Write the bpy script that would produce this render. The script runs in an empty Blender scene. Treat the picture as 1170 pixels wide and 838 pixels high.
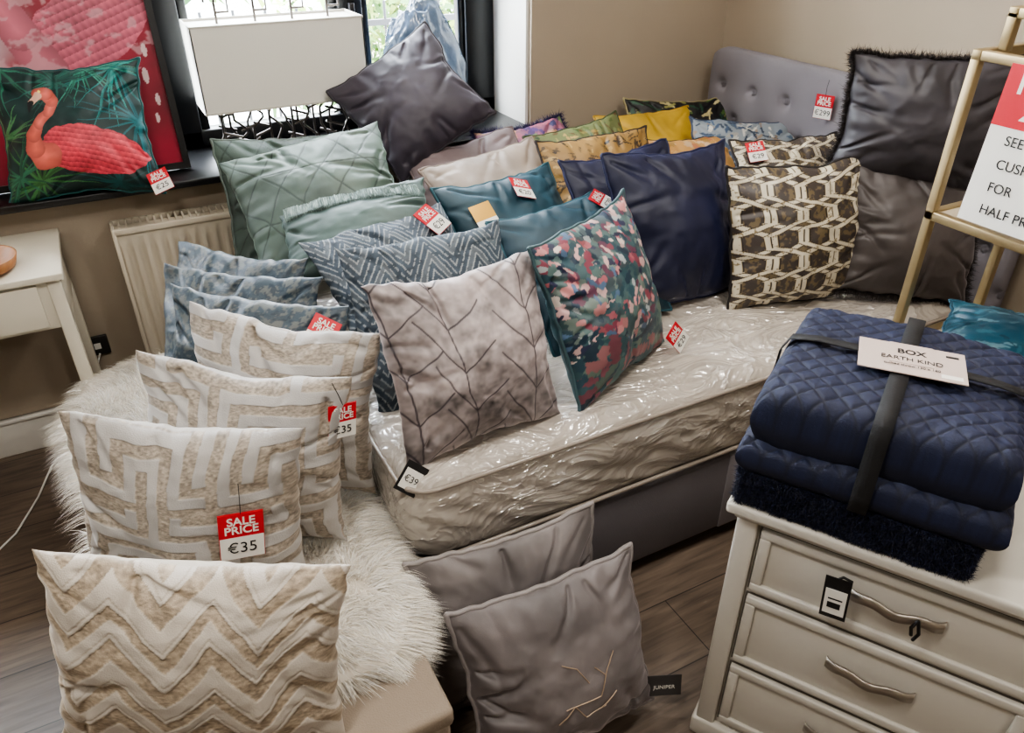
import bpy, bmesh, math, random
import numpy as np
from math import sin, cos, pi, radians, atan2, sqrt
from mathutils import Matrix, Vector
random.seed(4)
COL = bpy.context.scene.collection

# ---------------------------------------------------------------- helpers
def lin(c):
    c = np.array(c, float) / 255.0
    return np.where(c <= .04045, c / 12.92, ((c + .055) / 1.055) ** 2.4)

def setin(b, name, v):
    if name in b.inputs:
        b.inputs[name].default_value = v

def mat(name, col=(200, 200, 200), rough=.7, metal=0, bump=0, bscale=200, sheen=0, coat=0, vary=0, vscale=8,
        attr=False, trans=0, stretch=None, emit=0, alpha=1, bdist=.002, sheent=None, spec=None):
    m = bpy.data.materials.new(name); m.use_nodes = True
    nt = m.node_tree; b = nt.nodes['Principled BSDF']
    L = lin(col); c4 = (L[0], L[1], L[2], 1)
    b.inputs['Base Color'].default_value = c4
    b.inputs['Roughness'].default_value = rough
    b.inputs['Metallic'].default_value = metal
    if spec is not None: setin(b, 'Specular IOR Level', spec)
    if sheen:
        setin(b, 'Sheen Weight', sheen); setin(b, 'Sheen Roughness', .33)
        if sheent is not None:
            t = lin(sheent); setin(b, 'Sheen Tint', (t[0], t[1], t[2], 1))
        else: setin(b, 'Sheen Tint', tuple(list(np.clip(L * 2 + .05, 0, 1)) + [1]))
    if coat: setin(b, 'Coat Weight', coat); setin(b, 'Coat Roughness', .06)
    if trans: setin(b, 'Transmission Weight', trans)
    if alpha < 1: b.inputs['Alpha'].default_value = alpha
    if emit:
        setin(b, 'Emission Color', c4); setin(b, 'Emission Strength', emit)
    tc = nt.nodes.new('ShaderNodeTexCoord'); mp = nt.nodes.new('ShaderNodeMapping')
    nt.links.new(tc.outputs['Object'], mp.inputs['Vector'])
    if stretch: mp.inputs['Scale'].default_value = stretch
    src = None
    if attr:
        a = nt.nodes.new('ShaderNodeAttribute'); a.attribute_name = 'Col'
        src = a.outputs['Color']
        nt.links.new(src, b.inputs['Base Color'])
        if sheen:
            s2 = nt.nodes.new('ShaderNodeVectorMath'); s2.operation = 'MULTIPLY_ADD'; s2.inputs[1].default_value = (2.8, 2.8, 2.8); s2.inputs[2].default_value = (.05, .05, .058)
            nt.links.new(src, s2.inputs[0]); nt.links.new(s2.outputs[0], b.inputs['Sheen Tint'])
    if vary:
        n = nt.nodes.new('ShaderNodeTexNoise'); n.inputs['Scale'].default_value = vscale
        n.inputs['Detail'].default_value = 5
        nt.links.new(mp.outputs[0], n.inputs['Vector'])
        r = nt.nodes.new('ShaderNodeMapRange'); r.inputs['From Min'].default_value = .3; r.inputs['From Max'].default_value = .7
        r.inputs['To Min'].default_value = 1 - vary; r.inputs['To Max'].default_value = 1 + vary
        nt.links.new(n.outputs['Fac'], r.inputs['Value'])
        mx = nt.nodes.new('ShaderNodeVectorMath'); mx.operation = 'SCALE'
        if src: nt.links.new(src, mx.inputs[0])
        else: mx.inputs[0].default_value = c4[:3]
        nt.links.new(r.outputs[0], mx.inputs['Scale'])
        nt.links.new(mx.outputs[0], b.inputs['Base Color'])
    if bump:
        n = nt.nodes.new('ShaderNodeTexNoise'); n.inputs['Scale'].default_value = bscale; n.inputs['Detail'].default_value = 3
        nt.links.new(mp.outputs[0], n.inputs['Vector'])
        bp = nt.nodes.new('ShaderNodeBump'); bp.inputs['Strength'].default_value = bump; bp.inputs['Distance'].default_value = bdist
        nt.links.new(n.outputs['Fac'], bp.inputs['Height']); nt.links.new(bp.outputs[0], b.inputs['Normal'])
    return m

def link(o, parent=None):
    COL.objects.link(o)
    if parent is not None: o.parent = parent
    return o

def empty(name, M=None):
    o = bpy.data.objects.new(name, None); o.empty_display_size = .1
    COL.objects.link(o)
    if M is not None: o.matrix_world = M
    return o

def mesh_np(name, V, Fq, m, parent=None, M=None, col=None, smooth=True):
    me = bpy.data.meshes.new(name)
    V = np.asarray(V, np.float32); Fq = np.asarray(Fq, np.int32)
    k = Fq.shape[1]
    me.vertices.add(len(V)); me.vertices.foreach_set('co', V.ravel())
    me.loops.add(Fq.size); me.loops.foreach_set('vertex_index', Fq.ravel())
    me.polygons.add(len(Fq)); me.polygons.foreach_set('loop_start', np.arange(0, Fq.size, k, dtype=np.int32))
    try: me.polygons.foreach_set('loop_total', np.full(len(Fq), k, np.int32))
    except Exception: pass
    me.update(calc_edges=True); me.validate()
    if smooth: me.polygons.foreach_set('use_smooth', np.ones(len(me.polygons), bool))
    if col is not None:
        a = me.color_attributes.new('Col', 'FLOAT_COLOR', 'POINT')
        c4 = np.ones((len(V), 4), np.float32); c4[:, :3] = col
        a.data.foreach_set('color', c4.ravel())
    me.materials.append(m)
    o = bpy.data.objects.new(name, me); link(o, parent)
    if M is not None: o.matrix_world = M if parent is None else parent.matrix_world @ M
    return o

def box(name, lo, hi, m, parent=None, bevel=0, seg=2, rot=None):
    bm = bmesh.new(); bmesh.ops.create_cube(bm, size=1)
    c = [(a + b) / 2 for a, b in zip(lo, hi)]; s = [abs(b - a) for a, b in zip(lo, hi)]
    for v in bm.verts: v.co = Vector((v.co.x * s[0], v.co.y * s[1], v.co.z * s[2]))
    if bevel:
        bmesh.ops.bevel(bm, geom=bm.edges[:], offset=bevel, segments=seg, profile=.5, affect='EDGES')
    me = bpy.data.meshes.new(name); bm.to_mesh(me); bm.free(); me.materials.append(m)
    if bevel and seg > 1:
        for p in me.polygons: p.use_smooth = True
        try: me.set_sharp_from_angle(angle=radians(50))
        except Exception: pass
    o = bpy.data.objects.new(name, me); link(o, parent); o.location = c
    if rot: o.rotation_euler = rot
    return o

def tube(name, pts, r, m, parent=None, cyc=False, res=3, flat=None):
    cu = bpy.data.curves.new(name, 'CURVE'); cu.dimensions = '3D'
    sp = cu.splines.new('POLY'); sp.points.add(len(pts) - 1)
    for p, q in zip(sp.points, pts): p.co = (q[0], q[1], q[2], 1)
    sp.use_cyclic_u = cyc; cu.bevel_depth = r; cu.bevel_resolution = res
    cu.materials.append(m); cu.use_fill_caps = True
    o = bpy.data.objects.new(name, cu); link(o, parent); return o

def rods(name, segs, r, m, parent=None):
    cu = bpy.data.curves.new(name, 'CURVE'); cu.dimensions = '3D'
    for pts in segs:
        sp = cu.splines.new('POLY'); sp.points.add(len(pts) - 1)
        for p, q in zip(sp.points, pts): p.co = (q[0], q[1], q[2], 1)
    cu.bevel_depth = r; cu.bevel_resolution = 2; cu.use_fill_caps = True; cu.materials.append(m)
    o = bpy.data.objects.new(name, cu); link(o, parent); return o

def text(name, s, size, m, parent, loc, rot=(pi / 2, 0, 0), align='CENTER', bold=0):
    cu = bpy.data.curves.new(name, 'FONT'); cu.body = s; cu.size = size; cu.align_x = align; cu.align_y = 'CENTER'
    cu.space_line = .8; cu.extrude = .0002
    if bold: cu.offset = bold
    cu.materials.append(m)
    o = bpy.data.objects.new(name, cu); link(o, parent); o.location = loc; o.rotation_euler = rot; return o

# ---------------------------------------------------------------- numpy noise
_lat = {}
def vn(x, y, seed=0):
    if seed not in _lat: _lat[seed] = np.random.RandomState(seed).rand(64, 64)
    t = _lat[seed]; xi = np.floor(x).astype(int); yi = np.floor(y).astype(int)
    fx = x - xi; fy = y - yi; fx = fx * fx * (3 - 2 * fx); fy = fy * fy * (3 - 2 * fy)
    a = t[xi % 64, yi % 64]; b = t[(xi + 1) % 64, yi % 64]; c = t[xi % 64, (yi + 1) % 64]; d = t[(xi + 1) % 64, (yi + 1) % 64]
    return (a * (1 - fx) + b * fx) * (1 - fy) + (c * (1 - fx) + d * fx) * fy
def fbm(x, y, seed=0, o=4):
    r = 0; a = .5; n = 0
    for i in range(o):
        r = r + a * vn(x * 2 ** i + 3.1 * i, y * 2 ** i + 7.7 * i, seed + i); n += a; a *= .5
    return r / n
def tri(x): return 1 - 4 * np.abs((x % 1.0) - .5)   # -1..1
def mixc(a, b, f):
    f = np.clip(f, 0, 1)[:, None]; return a * (1 - f) + b * f
def flatc(u, c): return np.tile(lin(c), (len(u), 1))
def segd(u, v, a, b):
    ax, ay = a; bx, by = b; dx, dy = bx - ax, by - ay
    t = np.clip(((u - ax) * dx + (v - ay) * dy) / (dx * dx + dy * dy + 1e-9), 0, 1)
    return np.hypot(u - ax - t * dx, v - ay - t * dy), t
def sstep(a, b, x):
    t = np.clip((x - a) / (b - a), 0, 1); return t * t * (3 - 2 * t)
def dabs(u, v, c, cols, n, ln, wd, seed, ang=None, jit=.12):
    R = np.random.RandomState(seed)
    for i in range(n):
        cx, cy = R.rand(2) * 1.1 - .05; a = R.rand() * pi if ang is None else ang(cx, cy) + R.randn() * .3
        l = ln * (.5 + R.rand()); w = wd * (.5 + R.rand())
        du = (u - cx) * cos(a) + (v - cy) * sin(a); dv = -(u - cx) * sin(a) + (v - cy) * cos(a)
        k = (du / l) ** 2 + (dv / (w)) ** 2
        wob = 1 + .5 * np.sin(du * 160 + i) * .6
        msk = k < wob
        if msk.any(): c[msk] = lin(cols[R.randint(len(cols))]) * (1 + jit * R.randn())
    return np.clip(c, 0, 1)

# ---------------------------------------------------------------- pattern functions (u,v 0..1)
def P_plain(rgb, mott=.12, sc=5, seed=1):
    def f(u, v):
        c = flatc(u, rgb); n = fbm(u * sc, v * sc, seed); return c * (1 + mott * 4 * (n - .5))[:, None], np.zeros(len(u))
    return f
def P_leaf(rgb, line, seed=2):
    segs = []
    for (x0, x1) in ((.08, .0), (.42, .30), (.80, .84)):
        segs.append(((x0, 0), (x1, 1.0)))
        for k in range(6):
            y = -.25 + k * .24; xx = x0 + (x1 - x0) * y
            segs.append(((xx, y), (xx + .22, y + .14))); segs.append(((xx, y), (xx - .20, y + .30)))
    def f(u, v):
        n = fbm(u * 4, v * 9, seed); n2 = fbm(u * 30, v * 30, seed + 4, 2)
        c = flatc(u, rgb) * (1 + 1.7 * (n - .5) + .8 * (n2 - .5))[:, None]
        d = np.full(len(u), 9.)
        for a, b in segs: d = np.minimum(d, segd(u, v, a, b)[0])
        k = 1 - sstep(.0025, .0062, d)
        return mixc(c, flatc(u, line), k * .9), -.0006 * k
    return f
def P_geo(rgb, line, seed=3):
    segs = []
    for k in range(-3, 8):
        segs.append(((k * .22 - .3, 0), (k * .22 + .35, 1))); segs.append(((k * .3 + .35, 0), (k * .3 - .3, 1)))
    segs += [((0, .35), (1, .2)), ((0, .75), (1, .62))]
    def f(u, v):
        n = fbm(u * 4, v * 4, seed)
        c = flatc(u, rgb) * (1 + 1.2 * (n - .5))[:, None]
        d = np.full(len(u), 9.)
        for a, b in segs: d = np.minimum(d, segd(u, v, a, b)[0])
        k = 1 - sstep(.003, .007, d)
        return mixc(c, flatc(u, line), k * .7), -.001 * k
    return f
def P_key(seed=5, off=(0, 0)):
    T = ["111111101111", "100000101000", "101110101011", "101010101010", "101010001010", "101011111010",
         "101000000010", "101111111110", "100000000000", "111111101111", "000000101000", "111110101011"]
    A = np.array([[int(ch) for ch in r] for r in T])
    def f(u, v):
        s = 19.0; x = u * s + .15 * np.sin(v * 9) + off[0]; y = v * s + off[1]
        bx = np.floor(x).astype(int) % 12; by = np.floor(y).astype(int) % 12
        m = A[by, bx].astype(float)
        n = fbm(u * 80, v * 150, seed, 2); big = fbm(u * 3, v * 3, seed + 3)
        base = flatc(u, (170, 167, 164)) * (1 + .7 * (big - .5))[:, None]
        band = flatc(u, (151, 141, 129)) * (1 + 1.2 * (n - .5))[:, None]
        return mixc(base, band, m), .0018 * (1 - m) + .001 * (n - .5) * m
    return f
def P_chev(seed=6):
    def f(u, v):
        q = v * 5.6 + .60 * tri(u * 3.1 + .2) + .05 * np.sin(u * 7)
        fr = q % 1.0
        n = fbm(u * 80, v * 130, seed, 2)
        row = np.floor(q) % 2
        wd = np.where(row > 0, .50, .36)
        m = (fr < wd).astype(float)
        gap = ((fr > wd + .12) & (fr < wd + .17)).astype(float)
        a = flatc(u, (186, 178, 168)) * (1 + .5 * (fbm(u * 4, v * 4, 3) - .5))[:, None]
        b = flatc(u, (160, 146, 128)) * (1 + 1.0 * (n - .5))[:, None]
        c = mixc(a, b, m); c = mixc(c, flatc(u, (152, 140, 124)), gap * .5)
        return c, .0020 * (1 - m) - .001 * gap + .001 * (n - .5) * m
    return f
def P_herring(rgb, line, f1=17, seed=7):
    def f(u, v):
        w = 7.0
        q = v * f1 + tri(u * w / 2 + .25) * 2.0
        fr = q % 1.0; n = fbm(u * 50, v * 50, seed, 2); big = fbm(u * 4, v * 4, 9)
        m = ((fr < .24)).astype(float) * (n > .34)
        m2 = ((np.floor(q) % 4) == 0) * .35
        c = flatc(u, rgb) * (1 + .8 * (n - .5) + .6 * (big - .5))[:, None]
        return mixc(c, flatc(u, line), m * .7 + m2 * (1 - m) * .35), .001 * m
    return f
def P_mottle(c1, c2, c3, seed=8, sc=22):
    def f(u, v):
        n = fbm(u * sc, v * sc, seed, 3); n2 = fbm(u * sc * 1.4 + 5, v * sc * 1.4, seed + 9, 2)
        big = fbm(u * 4, v * 4, seed + 2)
        c = mixc(flatc(u, c1), flatc(u, c2), sstep(.46, .56, n)); c = mixc(c, flatc(u, c3), sstep(.55, .62, n2) * .8)
        return c * (1 + .7 * (big - .5))[:, None], .001 * (n - .5)
    return f
def P_hex(bg, cream, gold, fx=4.3, fy=3.0, seed=9):
    def f(u, v):
        n = fbm(u * 34, v * 34, seed, 3); n2 = fbm(u * 60, v * 60, seed + 1, 2)
        c = mixc(flatc(u, bg), flatc(u, gold), sstep(.52, .62, n) * .6)
        p = 1.0 / fx
        for s in (1, -1):
            Tt = np.clip(1.9 * tri(v * fy), -1, 1)
            d = np.full(len(u), 9.)
            for k in range(-1, int(fx) + 3): d = np.minimum(d, np.abs(u - (k + .5) * p - s * p * .60 * Tt) / np.where(np.abs(Tt) < .99, 2.1, 1))
            c = mixc(c, flatc(u, (36, 30, 30)), (d < .029).astype(float))
            c = mixc(c, flatc(u, gold), (d < .023).astype(float))
            cr = (d < .0185).astype(float)
            c = mixc(c, flatc(u, cream), cr * sstep(.16, .30, n2))
        return c, np.zeros(len(u))
    return f
def P_floral():
    def f(u, v):
        c = flatc(u, (64, 88, 92)) * (1 + .8 * (fbm(u * 5, v * 5, 3) - .5))[:, None]
        c = dabs(u, v, c, [(44, 72, 82), (84, 108, 108), (34, 52, 70), (104, 118, 112), (66, 80, 86)], 300, .06, .028, 11)
        c = dabs(u, v, c, [(160, 92, 100), (184, 128, 128), (128, 62, 78), (196, 160, 158), (104, 64, 84)], 190, .036, .024, 12)
        c = dabs(u, v, c, [(200, 188, 180), (188, 158, 154), (160, 168, 170), (40, 44, 70), (80, 104, 132), (60, 90, 96)], 190, .030, .016, 13)
        c = dabs(u, v, c, [(52, 82, 90), (40, 62, 78), (92, 116, 114)], 60, .035, .018, 17)
        low = v < .30 + .08 * np.sin(u * 9)
        c2 = dabs(u, v, flatc(u, (52, 80, 86)), [(42, 68, 80), (74, 100, 98), (36, 54, 68), (90, 106, 96), (112, 66, 76), (140, 94, 96)], 170, .08, .035, 14)
        c[low] = c2[low]
        return c, np.zeros(len(u))
    return f
def P_dabs(bg, cols, n=200, ln=.05, wd=.018, seed=15, ang=None):
    def f(u, v):
        c = flatc(u, bg); c = dabs(u, v, c, cols, n, ln, wd, seed, ang); return c, np.zeros(len(u))
    return f
def flam_bird(u, v, c, pts, wid, body, bcol, ncol, seed):
    n = fbm(u * 9, v * 14, seed, 3)
    cx, cy, rx, ry, an = body
    du = (u - cx) * cos(an) + (v - cy) * sin(an); dv = -(u - cx) * sin(an) + (v - cy) * cos(an)
    k = (du / rx) ** 2 + (dv / ry) ** 2 * (1 + .55 * np.clip(du / rx, 0, 1)) 
    # layered feathers: scalloped rows running along the wing
    row = np.floor(dv / ry * 5 + .8 * du / rx); ph = du / rx * 9 + row * .5
    feath = np.abs((ph % 1) - .5) * 2; edge = ((dv / ry * 5 + .8 * du / rx) % 1)
    bc = flatc(u, bcol) * (.45 + .65 * edge + .25 * feath + .8 * (n - .5))[:, None]
    m = k < 1 + .5 * (n - .5)
    c[m] = bc[m]
    nc = flatc(u, ncol) * (.75 + .5 * n)[:, None]
    for i in range(len(pts) - 1):
        d, t = segd(u, v, pts[i], pts[i + 1]); w = wid[i] * (1 - t) + wid[i + 1] * t
        m = d < w; sh = (1.12 - .5 * (d / np.maximum(w, 1e-5)))[:, None]
        cc = nc * sh; c[m] = cc[m]
    return c
def P_flamingo(u, v):
    c = flatc(u, (10, 44, 44)) * (1 + 1.4 * (fbm(u * 6, v * 6, 2) - .5))[:, None]
    R = np.random.RandomState(3)
    for (cx, cy, L, cl) in ((.12, .98, .45, (50, 124, 100)), (.85, .95, .55, (30, 126, 122)), (.62, 1.02, .45, (60, 146, 124)), (.02, .5, .35, (76, 130, 84)),
                            (.98, .55, .5, (20, 100, 108)), (.25, .1, .45, (60, 116, 64)), (.75, .05, .4, (18, 80, 80)), (.45, .9, .4, (34, 92, 84)), (.1, .2, .4, (44, 106, 80))):
        for k in range(30):
            a = R.rand() * 2 * pi; l = L * (.5 + .5 * R.rand())
            e = (cx + cos(a) * l, cy + sin(a) * l)
            d, t = segd(u, v, (cx, cy), e); m = d < .008 * (1 - t) + .0015
            c[m] = lin(cl) * (.45 + .7 * R.rand())
    c = flam_bird(u, v, c, [(.33, .30), (.26, .38), (.26, .48), (.33, .56), (.41, .64), (.43, .73), (.38, .80), (.33, .79)], [.12, .075, .05, .044, .042, .044, .050, .045],
                  (.62, .32, .36, .20, -.14), (204, 66, 82), (222, 108, 96), 5)
    for a, b, w0, w1, cl in (((.33, .78), (.275, .72), .030, .022, (222, 180, 160)), ((.275, .72), (.268, .655), .022, .006, (20, 18, 22))):
        d, t = segd(u, v, a, b); m = d < w0 * (1 - t) + w1 * t; c[m] = lin(cl)
    m = np.hypot(u - .345, v - .815) < .010; c[m] = lin((250, 230, 120))
    return np.clip(c, 0, 1), np.zeros(len(u))
def P_painting(u, v0):
    v = v0 + .36
    n = fbm(u * 5, v * 7, 21); n2 = fbm(u * 20, v * 26, 23)
    c = flatc(u, (138, 20, 46)) * (1 + 1.2 * (n - .5))[:, None]
    c = mixc(c, flatc(u, (196, 172, 180)), .8 * (1 - sstep(.50, .66, u + .25 * (n - .5))) * sstep(.55, .72, v))
    c = flam_bird(u, v, c, [(.60, .62), (.67, .72), (.62, .84), (.56, .98)], [.05, .06, .055, .05], (.82, .84, .20, .12, .45), (188, 92, 112), (190, 100, 118), 31)
    c = mixc(c, flatc(u, (204, 160, 168)), sstep(.56, .64, n2) * .5 * sstep(.60, .75, v) * (n > .42))
    for x, y, w in ((.965, .76, .008), (.95, .68, .009), (.97, .60, .007), (.955, .54, .006)):
        d = np.hypot((u - x), (v - y) * .35); c[d < w] = lin((206, 180, 182))
    return np.clip(c, 0, 1), np.zeros(len(u))

# ---------------------------------------------------------------- cushion builder
def pose(x, y, z, yaw, lean, roll):
    ya, le, ro = radians(yaw), radians(lean), radians(roll)
    r0 = np.array([cos(ya), sin(ya), 0]); n0 = np.array([sin(ya), -cos(ya), 0])
    u0 = np.array([0, 0, cos(le)]) - sin(le) * n0
    r = cos(ro) * r0 + sin(ro) * u0; u = -sin(ro) * r0 + cos(ro) * u0
    b = np.cross(u, r)   # local +Y = into the cushion (away from the viewer side)
    M = Matrix(((r[0], b[0], u[0], x), (r[1], b[1], u[1], y), (r[2], b[2], u[2], z), (0, 0, 0, 1)))
    return M

def pad_mesh(N, w, h, T, pin, fexp, seed, pat, back, wr=.006, power=2.0, chop=0, disp=1.0, crease=True):
    g = np.linspace(-1, 1, N)
    g = np.sign(g) * (1 - (1 - np.abs(g)) ** 1.15)
    U, V = np.meshgrid(g, g); U = U.ravel(); V = V.ravel()
    R = np.random.RandomState(seed)
    bx = 1 - pin * (1 - V ** 2) ** .9 ; bz = 1 - pin * (1 - U ** 2) ** .9
    X = w / 2 * U * bx; Z = h / 2 * V * bz
    if pin > 0:
        X += .018 * (fbm(U * 1.3 + 4, V * 1.3 + 9, seed) - .5) * 2; Z += .018 * (fbm(U * 1.3 + 14, V * 1.3 + 3, seed + 1) - .5) * 2
        ew = .003 * (vn(U * 9 + 40, V * 9 + 50, seed + 2) - .5) * 2; X += ew * np.abs(U) ** 8; Z += ew * np.abs(V) ** 8
    Z -= chop * np.exp(-(U / .35) ** 2) * np.clip(V, 0, 1) ** 2
    f = (np.clip(1 - np.abs(U) ** power, 0, 1) * np.clip(1 - np.abs(V) ** power, 0, 1)) ** fexp
    def sheet(sgn, sd):
        big = (fbm(U * 1.4 + 5, V * 1.4 + 5, sd) - .5)
        cr = (vn(U * 8 + 20, V * 1.0 + 3, sd + 5) - .5) * sstep(.45, .95, np.abs(V)) + (vn(U * 1.0 + 9, V * 8 + 30, sd + 6) - .5) * sstep(.45, .95, np.abs(U))
        y = T / 2 * f * (1 - .15 * V + .4 * big) + f * wr * 2.0 * cr
        if crease:
            RR = np.random.RandomState(sd + 77)
            for k in range(15):
                a = RR.rand() * 2 * pi
                if k < 4: sx, sz = ((.9, .9), (-.9, .9), (.9, -.9), (-.9, -.9))[k]
                else:
                    sx, sz = cos(a), sin(a); mm = max(abs(sx), abs(sz)); sx, sz = sx / mm * .93, sz / mm * .93
                L = .35 + .5 * RR.rand(); dx, dz = -sx + RR.randn() * .45, -sz + RR.randn() * .45
                nn = sqrt(dx * dx + dz * dz) + 1e-6
                bend = RR.randn() * .12
                e = (sx + dx / nn * L, sz + dz / nn * L)
                d, t = segd(U + bend * V * V, V + bend * U * U, (sx, sz), e)
                wd_ = .028 + .05 * t
                y -= wr * (.6 + .8 * RR.rand()) * np.exp(-(d / wd_) ** 2) * (1 - t) ** .7 * np.minimum(1, f * 2)
        return y
    u01 = (U + 1) / 2; v01 = (V + 1) / 2
    col, dh = pat(u01, v01)
    Yf = -(sheet(1, seed + 20) + dh * disp * np.minimum(1, f * 3)); Yb = sheet(-1, seed + 40)
    idx = np.arange(N * N).reshape(N, N)
    inner = np.zeros((N, N), bool); inner[1:-1, 1:-1] = True
    bidx = idx.copy(); bidx[inner] = N * N + np.arange(inner.sum())
    im = inner.ravel()
    Vs = np.vstack([np.c_[X, Yf, Z], np.c_[X[im], Yb[im], Z[im]]])
    Cs = np.vstack([col, np.tile(lin(back), (im.sum(), 1))])
    a, b, c, d = idx[:-1, :-1], idx[:-1, 1:], idx[1:, 1:], idx[1:, :-1]
    F1 = np.stack([a, b, c, d], -1).reshape(-1, 4)
    a, b, c, d = bidx[:-1, :-1], bidx[:-1, 1:], bidx[1:, 1:], bidx[1:, :-1]
    F2 = np.stack([d, c, b, a], -1).reshape(-1, 4)
    ring = list(idx[0, :-1]) + list(idx[:-1, -1]) + list(idx[-1, :0:-1]) + list(idx[:0:-1, 0])
    surf = (U, V, X, Yf, Z, N)
    return Vs, np.vstack([F1, F2]), Cs, Vs[ring], surf

def strands(name, P, D, L, w, m, parent, cols, seed=0, curl=.4, down=None, M=None, bend=None):
    """P roots, D unit directions, L lengths -> tapered three-segment blades."""
    R = np.random.RandomState(seed); n = len(P)
    rnd = R.randn(n, 3); side = np.cross(D, rnd); side /= np.linalg.norm(side, axis=1)[:, None] + 1e-9
    if bend is None: bend = R.randn(n, 3) * curl
    if down is not None: bend = bend + np.array(down)
    V = np.zeros((n, 7, 3)); ts = (0, .35, .7, 1)
    for k, t in enumerate(ts):
        c = P + D * (L * t)[:, None] + bend * (L * t * t)[:, None] * .6
        ww = w * (1 - .75 * t)
        if k < 3: V[:, 2 * k] = c - side * ww; V[:, 2 * k + 1] = c + side * ww
        else: V[:, 6] = c
    b = (np.arange(n) * 7)[:, None]
    tr = np.array([[0, 1, 3], [0, 3, 2], [2, 3, 5], [2, 5, 4], [4, 5, 6]])
    Fs = (b[:, :, None] + tr[None]).reshape(-1, 3)
    cc = np.array([lin(c) for c in cols])[R.randint(len(cols), size=n)] * (1 + .1 * R.randn(n, 1))
    C = np.repeat(np.clip(cc, 0, 1), 7, axis=0)
    return mesh_np(name, V.reshape(-1, 3), Fs, m, parent, None, C)

M_white = mat('paper_white', (225, 223, 216), .6)
M_red = mat('tag_red', (190, 14, 36), .5)
M_ink = mat('ink_black', (18, 18, 20), .6)
M_black = mat('card_black', (16, 16, 18), .5)
M_string = mat('tag_string', (30, 28, 28), .7)
M_gold = mat('gold_foil', (190, 150, 80), .3, .9)

def surf_at(surf, u, v):
    U, V, X, Y, Z, N = surf
    i = np.argmin((U - u) ** 2 + (V - v) ** 2)
    return X[i], Y[i], Z[i]

def tag(parent, loc, rot=0, kind='sale', price='€35', s=1.0, tilt=0, string=None, lean=0):
    e = bpy.data.objects.new('price_tag', None); link(e, parent); e.location = loc
    e.rotation_euler = (lean, rot, tilt)
    w, h = .036 * s, .046 * s
    if kind == 'sale':
        box('tag_header', (-w, -.0008, -.001), (w, .0008, h), M_red, e); box('tag_panel', (-w, -.0008, -h), (w, .0008, -.001), M_white, e)
        box('tag_back', (-w * 1.03, .0008, -h * 1.03), (w * 1.03, .0014, h * 1.03), M_red, e)
        text('tag_title', 'SALE\nPRICE', .022 * s, M_white, e, (0, -.0016, .022 * s), bold=.0004)
        text('tag_price', price, .030 * s, M_ink, e, (0, -.0016, -.024 * s))
    elif kind == 'black':
        box('tag_card', (-w, -.0008, -h), (w, .0008, h), M_black, e)
        box('tag_label', (-w * .78, -.0014, -h * .75), (w * .78, -.0008, h * .55), M_white, e)
        text('tag_price', price, .028 * s, M_ink, e, (0, -.002, -.004 * s))
    elif kind == 'small':
        box('tag_card', (-w * .5, -.0008, -h * .3), (w * .5, .0008, h * .3), M_black, e)
        text('tag_logo', '30°', .012 * s, M_white, e, (0, -.0016, 0))
    elif kind == 'gold':
        box('tag_card', (-w, -.0008, -h * .2), (w, .0008, h * 1.1), M_gold, e)
        box('tag_panel', (-w, -.0008, -h), (w, .0008, -h * .2), M_white, e)
    if string is not None:
        tube('tag_string', [(0, -.001, h), (string[0] * .5, -.004, h + string[1] * .5), (string[0], .004, h + string[1])], .0008, M_string, e, res=1)
    return e

M_fab = {}
M_fab['velvet'] = mat('velvet', rough=.5, sheen=1.0, attr=True, bump=.2, bscale=500, vary=.16, vscale=7)
M_fab['woven'] = mat('woven_fabric', rough=.8, sheen=.1, attr=True, bump=.5, bscale=450)
M_fab['jacq'] = mat('silver_jacquard', rough=.6, sheen=.35, attr=True, bump=.4, bscale=450)
M_fab['print'] = mat('printed_fabric', rough=.5, sheen=.2, attr=True, bump=.2, bscale=600)
M_fab['metallic'] = mat('jacquard_fabric', rough=.42, sheen=.1, attr=True, bump=.3, bscale=400)
M_hair = mat('fringe_fibre', rough=.7, attr=True)
SURF = {}
def cushion(name, p, w, h, T, pat, fab='velvet', back=(90, 85, 85), pipe=None, fringe=None, N=90, seed=1, pin=.08, wr=.008, chop=0, disp=1.0, fexp=.52, pr=.0045):
    M = pose(*p)
    Vs, Fs, Cs, ring, surf = pad_mesh(N, w, h, T * 1.12, pin, fexp, seed, pat, back, wr * 1.15, chop=chop, disp=disp)
    o = mesh_np(name, Vs, Fs, M_fab[fab], None, M, Cs)
    SURF[o.name] = surf
    if pipe is not None:
        mp = mat('piping', pipe, .6, sheen=.3)
        tube('piping', [tuple(q) for q in ring[::2]], pr, mp, o, cyc=True, res=2)
    if fringe is not None:
        cols, L, dens, sides = fringe
        P = []; D = []; R = np.random.RandomState(seed)
        rr = np.array(ring); nx = np.roll(rr, -1, axis=0)
        for a, b in zip(rr, nx):
            for k in range(dens):
                t = R.rand(); q = a * (1 - t) + b * t
                d = np.array([q[0] / (w / 2), 0, q[2] / (h / 2)])
                if abs(d[0]) > abs(d[2]): dd = np.array([np.sign(d[0]), 0, .25 * d[2]])
                else: dd = np.array([.25 * d[0], 0, np.sign(d[2])])
                if 'all' not in sides and not (('top' in sides and dd[2] > 0) or ('bot' in sides and dd[2] < 0)): continue
                dd = dd + np.array([R.randn() * .25, R.randn() * .6, R.randn() * .25]); dd /= np.linalg.norm(dd)
                P.append(q - .004 * dd); D.append(dd)
        P = np.array(P); D = np.array(D); Ls = L * (.6 + .6 * R.rand(len(P)))
        strands('fringe', P, D, Ls, .0012, M_hair, o, cols, seed, .8)
    return o
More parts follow.
